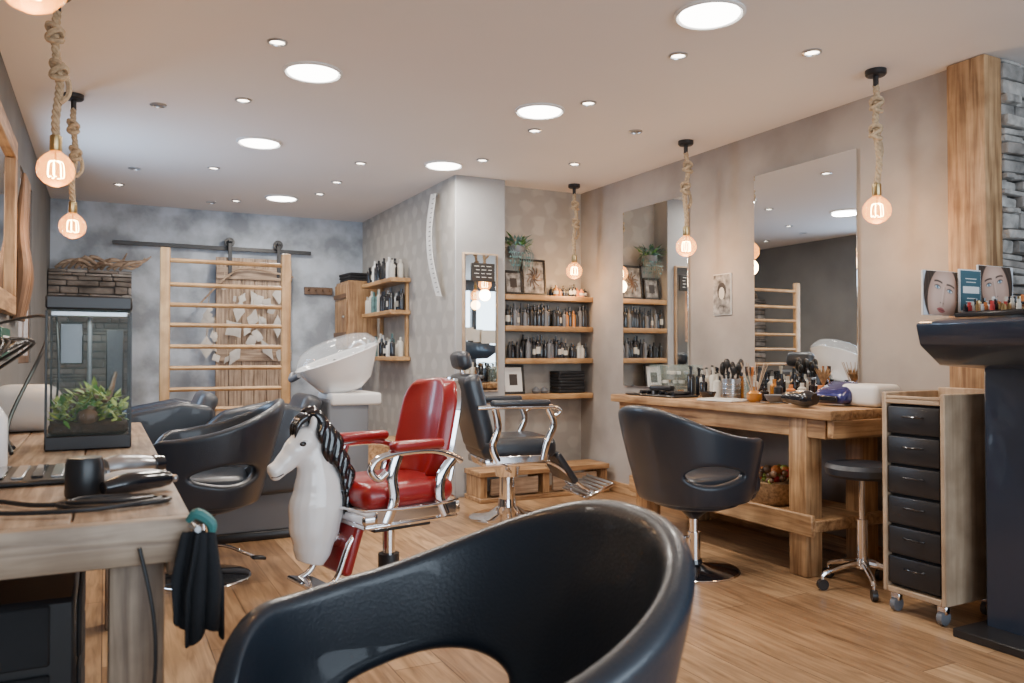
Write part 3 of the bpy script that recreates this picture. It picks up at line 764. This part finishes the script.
for k,z in enumerate((.18,.36,.54,.72,.88,1.05,1.22,1.39,1.55,1.71,1.90)):
    b.tube([(X0-.02,Y,z),((X0+X1)/2,Y,z),(X1+.02,Y,z)],[(.02,.018)]*3,'honey_x',10,2)
b.bx(X0-.03,X1+.03,Y-.2,Y+.2,0,.03,'honey_x')
b.done('gymnastic_wall_bars')

# ------------------------------------------------------------ wash units
def wash(loc,name,basin=True):
    b=B()
    b.bx(-.42,.52 if basin else .3,-.22,.22,.0,.06,'black_plastic',.01); b.cushion((-.06,0,.21),(.74,.42,.32),'grey_plastic',bev=.02)
    b.cushion((-.12,0,.43),(.66,.44,.14),'leather_grey',bev=.055)
    b.cushion((.20,0,.66),(.13,.44,.50),'leather_grey',(0,24,0),.055)
    for s_ in (-1,1): 
        b.mods([(-.42,.27*s_,.36),(-.38,.27*s_,.64),(-.22,.27*s_,.78),(.10,.27*s_,.84),(.30,.25*s_,.80),(.32,.25*s_,.55),(.25,.27*s_,.30),(-.30,.27*s_,.28)],[[0,1,2,3,4,5,6,7]],'leather',[('SOLIDIFY',dict(thickness=.10,offset=0)),('BEVEL',dict(width=.035,segments=4))])
    if basin:
        b.bx(.38,.66,-.17,.17,.0,.86,'grey_plastic',.02,2); b.bx(.40,.74,-.19,.19,.82,.90,'white_plastic',.015,2)
        T=Euler((0,D(-20),0)).to_matrix().to_4x4()
        b.lathe([(.04,-.20),(.10,-.195),(.165,-.15),(.22,-.05),(.262,.03),(.272,.045),(.262,.052),(.24,.02),(.19,-.08),(.10,-.13),(.01,-.14)],(.50,0,1.095),'white_gloss',44,T,1.08,.92)
        b.lathe([(.268,.045),(.262,.08),(.22,.135),(.14,.165),(.03,.175)],(.51,0,1.10),'hood',40,T,1.08,.92)
        b.tube([(.70,.05,1.12),(.70,.05,1.22),(.64,.05,1.25),(.58,.05,1.20)],.012,'chrome',10,5)
        b.tube([(.21,-.10,1.02),(.18,0,.99),(.21,.10,1.02)],.020,'grey_plastic',10,4)
        b.tube([(.44,-.08,1.12),(.50,-.10,1.10),(.60,-.08,1.13)],.010,'black_plastic',8,4)
    return b.done(name,loc=loc,ang=50)
wash((.92,5.35,0),'shampoo_basin_chair'); wash((.36,6.0,0),'lounge_armchair',False)

# ------------------------------------------------------------ child's horse barber chair
root=bpy.data.objects.new('horse_barber_chair',None); COL.objects.link(root); root.location=(1.20,3.62,0); root.rotation_euler=(0,0,D(12))
b=B()
b.lathe([(.25,0),(.25,.012),(.22,.022),(.08,.04),(.06,.07)],(0,0,0),'chrome',44)
b.cyl((0,0,.05),(0,0,.22),.05,'black_plastic'); b.cyl((0,0,.22),(0,0,.38),.03,'chrome'); b.box((0,0,.37),(.30,.26,.03),'black_plastic')
b.done('pedestal',loc=(0,0,0),parent=root)
b=B()
b.box((-.01,0,.405),(.49,.47,.025),'chrome',None,.012,3); b.box((-.01,0,.438),(.51,.49,.05),'chrome',None,.018,3); b.box((-.01,0,.466),(.50,.48,.012),'white_gloss',None,.005)
b.cushion((-.01,0,.527),(.48,.46,.12),'red_leather',bev=.055)
b.tube([(-.24,-.235,.480),(-.24,.235,.480),(.23,.235,.480),(.23,-.235,.480)],.006,'chrome',8,3,close=True)
b.done('seat',loc=(0,0,0),parent=root)
b=B()
vs=[];fs=[];nn=10
for j in range(11):
    t=j/10; z=.57+.455*t; hw=.205*(1-.30*abs(2*t-1)**5)
    for i in range(nn+1):
        q=-1+2*i/nn; vs.append((.20+.10*t-.07*q*q,hw*q,z+.014*(1-q*q)*(1 if t>.5 else -1)))
for j in range(10):
    for i in range(nn): a=j*(nn+1)+i; fs.append([a,a+1,a+nn+2,a+nn+1])
b.mods(vs,fs,'red_leather',[('SOLIDIFY',dict(thickness=.075,offset=0)),('BEVEL',dict(width=.022,segments=3,limit_method='ANGLE')),('SUBSURF',dict(levels=1))])
vs=[(x+.048,y*1.04,z) for x,y,z in vs]
b.mods(vs,fs,'chrome',[('SOLIDIFY',dict(thickness=.018,offset=0))])
for y in (-.12,.12): b.tube([(.19,y,.44),(.25,y,.52),(.28,y,.62)],.012,'chrome',8,4)
b.done('backrest',loc=(0,0,0),parent=root)
for s_,nm in ((-1,'arm_near'),(1,'arm_far')):
    b=B(); y=.25*s_
    b.tube([(.24,y,.66),(.10,y,.715),(-.08,y,.72),(-.20,y,.70),(-.235,y,.655),(-.20,y,.615),(-.16,y,.64)],.0165,'chrome',10,6)
    b.tube([(.20,y,.68),(.13,y,.60),(.12,y,.50),(.15,y,.42)],[(.015,.027)]*4,'chrome',10,5)
    b.tube([(-.10,y,.715),(-.13,y,.62),(-.12,y,.52),(-.16,y,.42)],[(.015,.027)]*4,'chrome',10,5)
    b.box((.0,y,.45),(.42,.012,.06),'chrome',None,.005)
    b.cushion((0,y,.750),(.27,.065,.045),'red_leather',bev=.020)
    b.done(nm,loc=(0,0,0),parent=root)
b=B()
b.tube([(-.20,-.12,.40),(-.27,-.12,.32),(-.33,-.12,.18),(-.40,-.12,.14)],.014,'chrome',10,5); b.tube([(-.20,.12,.40),(-.27,.12,.32),(-.33,.12,.18),(-.40,.12,.14)],.014,'chrome',10,5)
b.cushion((-.25,0,.30),(.05,.28,.24),'red_leather',(0,18,0),.02); b.box((-.38,0,.14),(.13,.28,.02),'chrome',(0,12,0),.006)
b.done('footrest',loc=(0,0,0),parent=root)
b=B()
q=B()
q.tube([(-.40,0,.24),(-.385,0,.30),(-.375,0,.39),(-.365,0,.48),(-.358,0,.57),(-.37,0,.67),(-.39,0,.76),(-.40,0,.825)],
       [(.07,.06),(.085,.085),(.092,.115),(.092,.128),(.080,.112),(.064,.087),(.052,.068),(.036,.044)],'white_gloss',20,5,up=(1,0,0))
q.tube([(-.375,0,.80),(-.415,0,.775),(-.46,0,.735),(-.505,0,.695),(-.54,0,.665),(-.568,0,.648),(-.582,0,.64)],
       [(.045,.05),(.060,.068),(.055,.064),(.043,.048),(.037,.040),(.037,.039),(.020,.022)],'white_gloss',20,5,up=(1,0,.7))
q.sph((-.425,0,.735),(.058,.048,.050),'white_gloss')
q.sph((-.555,0,.630),(.024,.026,.018),'white_gloss')
for s_ in (-1,1):
    q.tube([(-.405,.032*s_,.825),(-.40,.04*s_,.865),(-.405,.042*s_,.905)],[(.018,.020),(.015,.019),(.002,.002)],'white_gloss',10,4)
b.mods([tuple(v) for v in q.v],q.f,'white_gloss',[('REMESH',dict(mode='VOXEL',voxel_size=.006)),('SMOOTH',dict(iterations=6))])
for s_ in (-1,1):
    b.sph((-.455,.054*s_,.768),(.016,.008,.011),'black_gloss',n=12); b.sph((-.570,.026*s_,.658),(.008,.006,.006),'black_plastic',n=10)
    b.tube([(-.475,.055*s_,.778),(-.457,.060*s_,.787),(-.435,.056*s_,.779)],.004,'white_gloss',6,3)
    b.tube([(-.580,.012*s_,.630),(-.558,.033*s_,.634),(-.535,.036*s_,.645)],.0025,'black_plastic',6,3)
rnd=random.Random(4)
for k in range(12):
    t=k/11
    z=.875-.37*t; x=-.380+.125*math.sin(min(1,t*1.1)*1.75)
    for s_ in (-1,0,1):
        w_=rnd.uniform(1.3,1.75); dx=rnd.uniform(-.008,.012); dz=rnd.uniform(-.012,.012); L_=rnd.uniform(.9,1.35)
        b.tube([(x-.04,.018*s_,z+.012+dz),(x-.008,.036*s_,z+.018+dz),(x+.020+dx,.050*s_,z-.02+dz),(x+.006+dx,.066*s_+.004,z-.07*L_+dz),(x+.022+dx*2,.058*s_,z-.105*L_+dz),(x+.036+dx*2,.05*s_,z-.12*L_+dz)],[(.012*w_,.014*w_),(.016*w_,.019*w_),(.015*w_,.018*w_),(.012*w_,.013*w_),(.006*w_,.007*w_),(.001,.001)],'black_gloss',8,4)
for y_ in (0,-.018,.018):
    b.tube([(-.39,y_,.880),(-.43,y_*1.2,.880),(-.466,y_*1.3,.845),(-.480,y_*1.4,.790)],[.017,.021,.015,.002],'black_gloss',8,4)
b.bx(-.36,-.22,-.05,.05,.30,.36,'chrome',.01)
b.done('horse_head',loc=(0,0,0),parent=root,ang=50)

# ------------------------------------------------------------ black barber chair (faces +x)
b=B()
b.lathe([(.27,0),(.27,.015),(.24,.03),(.13,.05),(.07,.09),(.06,.14)],(0,0,0),'chrome',48)
b.cyl((0,0,.12),(0,0,.30),.055,'chrome'); b.cyl((0,0,.30),(0,0,.40),.08,'chrome',r1=.10)
b.box((.0,0,.42),(.46,.42,.06),'chrome',None,.015,2)
b.cushion((.02,0,.515),(.54,.50,.15),'leather',bev=.06)
b.cushion((-.26,0,.76),(.13,.47,.54),'leather',(0,-14,0),.055)
for k in range(3): b.cushion((-.195-.038*k,0,.62+.15*k),(.03,.40,.13),'leather',(0,-14,0),.014)
b.cushion((-.34,0,1.115),(.10,.26,.13),'leather',(0,-14,0),.045)
b.cyl((-.32,0,.98),(-.345,0,1.08),.012,'chrome')
for s_ in (-1,1):
    y=.285*s_
    b.tube([(-.30,y,.80),(-.12,y,.805),(.12,y,.80),(.25,y,.795),(.285,y,.765),(.25,y,.735)],.015,'chrome',10,6)
    b.cushion((0,y,.828),(.42,.07,.045),'leather',bev=.02)
    b.tube([(.20,y,.79),(.24,y,.68),(.19,y,.56),(.16,y,.44)],[(.013,.026)]*4,'chrome',10,5)
    b.tube([(-.18,y,.79),(-.16,y,.66),(-.20,y,.54),(-.16,y,.44)],[(.013,.026)]*4,'chrome',10,5)
    b.box((.0,y,.45),(.40,.014,.05),'chrome',None,.005)
    b.tube([(.22,y*.6,.42),(.34,y*.6,.36),(.48,y*.6,.24),(.60,y*.6,.17)],.014,'chrome',10,5)
b.cushion((.38,0,.36),(.05,.40,.26),'leather',(0,-35,0),.02)
b.box((.62,0,.19),(.24,.44,.025),'chrome',(0,-22,0),.008)
for k in range(6): b.box((.54+.035*k,0,.172+.014*k),(.012,.42,.02),'steel',(0,-22,0),.004)
b.tube([(0,-.05,.34),(-.05,-.22,.36),(-.12,-.34,.40)],.010,'chrome',8,5)
b.done('barber_chair',loc=(2.54,5.04,0),rotz=-8)

b=B()
b.bx(2.60,3.80,5.62,5.93,.0,.035,'oldwood_x'); b.bx(2.60,3.80,5.62,5.93,.20,.24,'oldwood_x')
for x in (2.64,3.2,3.76): b.bx(x-.03,x+.03,5.64,5.91,.035,.20,'oldwood_z')
for k in range(2): b.bx(2.70+.56*k,3.12+.56*k,5.63,5.66,.05,.18,'greywood_x')
b.done('low_wooden_bench')
b=B(); b.bx(1.95,2.40,6.5,6.95,0,.42,'oldwood_y'); b.bx(1.94,1.95,6.53,6.92,.05,.2,'honey_y'); b.bx(1.94,1.95,6.53,6.92,.22,.38,'honey_y'); b.done('wooden_side_cabinet')

# ------------------------------------------------------------ left work table
b=B(); zt=.85; x0,x1,y0,y1=XL+.01,.15,1.63,3.95
w=(x1-x0)/3
for k in range(3): b.bx(x0+k*w+.001,x0+(k+1)*w-.001,y0+random.uniform(-.004,.004),y1,zt-.05,zt,'greywood_y',.006,2)
b.bx(x0,x1,y0-.02,y0+.03,zt-.085,zt-.002,'greywood_x',.008,2)
b.bx(x1-.04,x1-.005,y0+.03,y1,zt-.12,zt-.05,'greywood_y')
for x in (.06,XL+.08):
    for y in (1.76,3.8): b.box((x,y,(zt-.05)/2),(.10,.10,zt-.05),'greywood_z',None,.01,2)
b.done('rustic_wall_table')
zt=.852
b=B(); b.bx(-.40,-.05,2.0,2.5,.0,.62,'black_plastic',.01)
for k in range(4): b.bx(-.052,-.04,2.02,2.48,.03+.15*k,.16+.15*k,'black_matte',.006); b.bx(-.36,-.1,1.988,2.0,.03+.15*k,.16+.15*k,'black_matte',.004)
b.done('black_drawer_unit')
# aquarium
b=B(); x0,x1,y0,y1=-.165,.080,2.86,3.14
b.bx(x0,x1,y0,y1,zt,zt+.045,'black_plastic',.004); b.bx(x0,x1,y0,y1,1.295,1.34,'black_plastic',.006)
for x in (x0+.002,x1-.006): b.bx(x,x+.004,y0,y1,zt+.045,1.295,'tank_glass',0)
b.bx(x0+.006,x1-.006,y0+.002,y0+.006,zt+.045,1.295,'tank_glass',0); b.bx(x0+.006,x1-.006,y1-.006,y1-.002,zt+.045,1.295,'tank_film',0)
for x in (x0+.004,x1-.004):
    for y in (y0+.004,y1-.004): b.box((x,y,1.09),(.007,.007,.40),'black_plastic',None,.001)
b.bx(x0+.01,x1-.01,y0+.01,y1-.01,zt+.046,zt+.085,'soil',.01)
b.bx(x1-.075,x1-.02,y1-.06,y1-.012,zt+.16,1.24,'black_plastic',.004); b.bx(x0+.03,x0+.10,y1-.05,y1-.012,1.12,1.26,'black_gloss',.004)
b.cyl((x0+.12,y1-.03,zt+.09),(x0+.12,y1-.03,1.28),.007,'grey_plastic',n=10); b.tube([(x0+.02,y1-.05,1.28),(x0+.03,y1-.08,1.1),(x0+.02,y1-.06,.96)],.004,'black_plastic',6,4)
b.bx(x0+.012,x1-.012,y0+.05,y0+.10,1.275,1.293,'steel',.003)
for k in range(420):
    px,py=random.uniform(x0+.025,x1-.025),random.uniform(y0+.025,y1-.03)
    b.leaf((px,py,zt+.08+random.uniform(0,.11)*(1-.5*abs(px+.04)/.12)),(random.uniform(-1,1),random.uniform(-1,1),random.uniform(-.2,1.4)),random.uniform(.025,.05),.010,random.choice(['leaf','leaf2','leaf2']))
for k in range(7): b.sph((random.uniform(x0+.05,x1-.05),random.uniform(y0+.03,y1-.04),zt+.1),(.032,.028,.03),random.choice(['stone2','darkwood_x']),n=8)
b.tube([(x0+.05,y0+.1,zt+.09),(x0+.10,y0+.12,zt+.18),(x0+.17,y0+.09,zt+.15),(x0+.2,y0+.15,zt+.24)],[.014,.012,.01,.005],'darkwood_x',8,4)
b.done('aquarium')
l=bpy.data.lights.new('aquarium_lamp','AREA'); l.size=.16; l.energy=.8; l.color=(.9,1,.9)
o=bpy.data.objects.new('aquarium_lamp',l); o.location=((x0+x1)/2,(y0+y1)/2,1.27); COL.objects.link(o)
# tools on left table
b=B(); b.bx(-.34,-.03,2.12,2.42,zt,zt+.012,'black_plastic',.004)
for k in range(7): b.bx(-.31+.04*k,-.285+.04*k,2.16,2.38,zt+.012,zt+.018,'steel' if k%2 else 'black_gloss',.002)
b.done('tool_mat')
b=B(); b.lathe([(.036,0),(.038,.004),(.037,.07),(.033,.082),(.027,.083)],(-.035,1.92,zt),'black_plastic',24); b.done('clipper_stand')
b=B()
b.tube([(.0,2.10,zt+.032),(.03,2.12,zt+.033),(.07,2.14,zt+.032),(.11,2.16,zt+.03)],[.024,.028,.025,.018],'steel',18,4)
b.tube([(.11,2.16,zt+.03),(.132,2.17,zt+.03)],[.022,.018],'black_gloss',16,3)
b.tube([(.01,2.11,zt+.022),(-.02,2.08,zt+.018),(-.03,2.06,zt+.016)],[.016,.015,.012],'steel',12,4)
b.done('hair_dryer')
b=B()
b.tube([(.0,1.86,zt+.022),(.05,1.89,zt+.026),(.10,1.93,zt+.024),(.13,1.95,zt+.022)],[.014,.022,.02,.016],'black_gloss',14,4); b.box((.137,1.955,zt+.022),(.012,.036,.016),'steel',(0,0,35))
b.tube([(-.01,2.0,zt+.018),(.04,2.0,zt+.022),(.09,2.02,zt+.020),(.12,2.03,zt+.018)],[.012,.018,.017,.013],'white_plastic',14,4); b.box((.127,2.033,zt+.018),(.012,.03,.014),'steel',(0,0,20))
b.done('hair_clipper')
b=B()
b.tube([(.0,1.82,zt+.008),(-.08,1.80,zt+.006),(-.02,1.73,zt+.006),(.09,1.74,zt+.006),(.12,1.78,zt+.006),(.05,1.81,zt+.008),(-.1,1.80,zt+.006),(-.2,1.90,zt+.006),(-.35,1.98,zt+.006),(-.43,2.05,zt+.02)],.005,'black_plastic',8,8)
b.tube([(.09,1.79,zt+.008),(.03,1.74,zt+.014),(-.06,1.77,zt+.012),(-.02,1.82,zt+.012),(.07,1.81,zt+.010),(.10,1.76,zt+.008),(-.02,1.70,zt+.008),(-.16,1.74,zt+.006),(-.3,1.85,zt+.006)],.0045,'black_plastic',8,8)
b.done('coiled_power_cord')
b=B()
b.tube([(.06,1.603,.80),(.085,1.59,.66),(.08,1.59,.52),(.03,1.59,.38),(-.04,1.60,.24),(-.14,1.66,.10),(-.2,1.75,.01)],.0035,'black_plastic',8,8)
b.done('hanging_power_cord')
b=B()
for k in range(7):
    b.tube([(XL+.03,3.35+.08*k,1.24-.03*k),(XL+.12+.015*k,3.28+.07*k,1.20),(XL+.08,3.1+.07*k,1.0+.03*k),(XL+.13,2.95+.05*k,.93),(XL+.15+.01*k,2.62+.05*k,.862)],.007,'black_plastic',8,7)
b.tube([(XL+.03,3.9,1.27),(XL+.25,3.5,1.30),(XL+.28,3.2,1.20),(XL+.2,2.9,.95),(XL+.22,2.75,.862)],.006,'black_plastic',8,8)
b.done('hanging_cable_bundle')
b=B()
for sh,(xo,yo,dz) in enumerate(((.150,1.590,0),(.168,1.570,.03))):
    vs=[];fs=[];nx=26;nz=14
    for j in range(nz+1):
        t=j/nz
        for i in range(nx+1):
            s=i/nx; x=xo+.072*(s-.5)*(.45+.55*min(1,t*2))
            y=yo-.012*math.sin(s*17+t*1.5+sh)*(.3+.7*t)
            z=.825-(.165+dz)*t-.015*math.sin(s*6+sh)*t
            vs.append((x,y,z))
    for j in range(nz):
        for i in range(nx): a=j*(nx+1)+i; fs.append([a,a+1,a+nx+2,a+nx+1])
    b.mods(vs,fs,'cloth_black',[('SOLIDIFY',dict(thickness=.007)),('SUBSURF',dict(levels=1))])
b.tube([(.14,1.585,.845),(.155,1.575,.858),(.178,1.57,.84),(.18,1.57,.82)],[.006,.011,.010,.006],'teal',8,4); b.cyl((.148,1.608,.832),(.155,1.56,.832),.006,'steel',n=10)
b.done('hanging_black_towel')
b=B(); b.cushion((-.28,3.72,zt+.09),(.26,.30,.18),'white_plastic',bev=.07); b.bx(-.40,-.16,3.58,3.86,zt+.085,zt+.09,'grey_plastic'); b.done('towel_warmer')
b=B(); b.lathe([(.035,0),(.037,.01),(.037,.13),(.02,.16),(.012,.165),(.012,.19)],(-.265,2.52,zt),'white_gloss',20); b.done('lotion_bottle')
b=B(); b.lathe([(.035,0),(.04,.07)],(-.38,3.42,zt),'white_plastic',16)
for k in range(16):
    a=k*.4; b.leaf((-.38,3.42,zt+.06),(.6*math.cos(a),math.sin(a),1.6),.09,.012,'leaf')
b.done('potted_succulent')
def wallframe(name,y0,y1,z0,z1,fw,wm,inn):
    b=B(); X=XL+.002
    b.bx(X,X+.04,y0,y1,z0,z0+fw,wm+'y'); b.bx(X,X+.04,y0,y1,z1-fw,z1,wm+'y'); b.bx(X,X+.04,y0,y0+fw,z0+fw,z1-fw,wm+'z'); b.bx(X,X+.04,y1-fw,y1,z0+fw,z1-fw,wm+'z')
    b.bx(X,X+.015,y0+fw,y1-fw,z0+fw,z1-fw,inn,0); b.done(name)
wallframe('wood_framed_mirror',3.9,4.95,1.36,2.28,.10,'oldwood_','mirror')
wallframe('wood_framed_mirror',2.0,3.2,1.36,2.28,.10,'oldwood_','mirror')
b=B()
for k in range(8): b.tube([(XL+.03,5.1+.04*k,1.35),(XL+.06,5.08+.05*k,1.6),(XL+.04,5.12+.04*k,1.85),(XL+.06,5.1+.045*k,2.15)],[.02,.03,.024,.01],'darkwood_z',8,4)
b.done('driftwood_wall_art')
b=B(); b.bx(XL+.001,XL+.012,4.6,5.0,1.13,1.29,'green_sign',.003)
for k in range(3): b.bx(XL+.012,XL+.014,4.66,4.94,1.17+.035*k,1.18+.035*k,'paper',0)
b.done('green_wall_sign')

# ------------------------------------------------------------ lights
def area(name,loc,rot,sx,sy,e,col):
    l=bpy.data.lights.new(name,'AREA'); l.shape='RECTANGLE'; l.size=sx; l.size_y=sy; l.energy=e; l.color=col
    o=bpy.data.objects.new(name,l); o.location=loc; o.rotation_euler=[D(a) for a in rot]; COL.objects.link(o); return o
area('shopfront_daylight',(2.4,YF-.25,1.4),(90,0,0),5.6,2.1,225,(.74,.87,1))
area('added_blue_fill',(XL-.12,6.05,1.7),(0,-90,0),1.15,.85,46,(.48,.70,1))  # added fill lamp behind the made-up opening, turns the back wall bluish
w=bpy.data.worlds.new('World'); S.world=w; w.use_nodes=True
bg=w.node_tree.nodes['Background']; bg.inputs[0].default_value=(.68,.83,1,1); bg.inputs[1].default_value=1.2

cam=bpy.data.cameras.new('Camera'); co=bpy.data.objects.new('Camera',cam); COL.objects.link(co)
co.location=(0,0,1.15); co.rotation_euler=(D(91),0,D(-27.1)); cam.lens=28; cam.sensor_width=36; cam.clip_start=.05
cam.dof.use_dof=True; cam.dof.focus_distance=4.5; cam.dof.aperture_fstop=5.0
S.camera=co
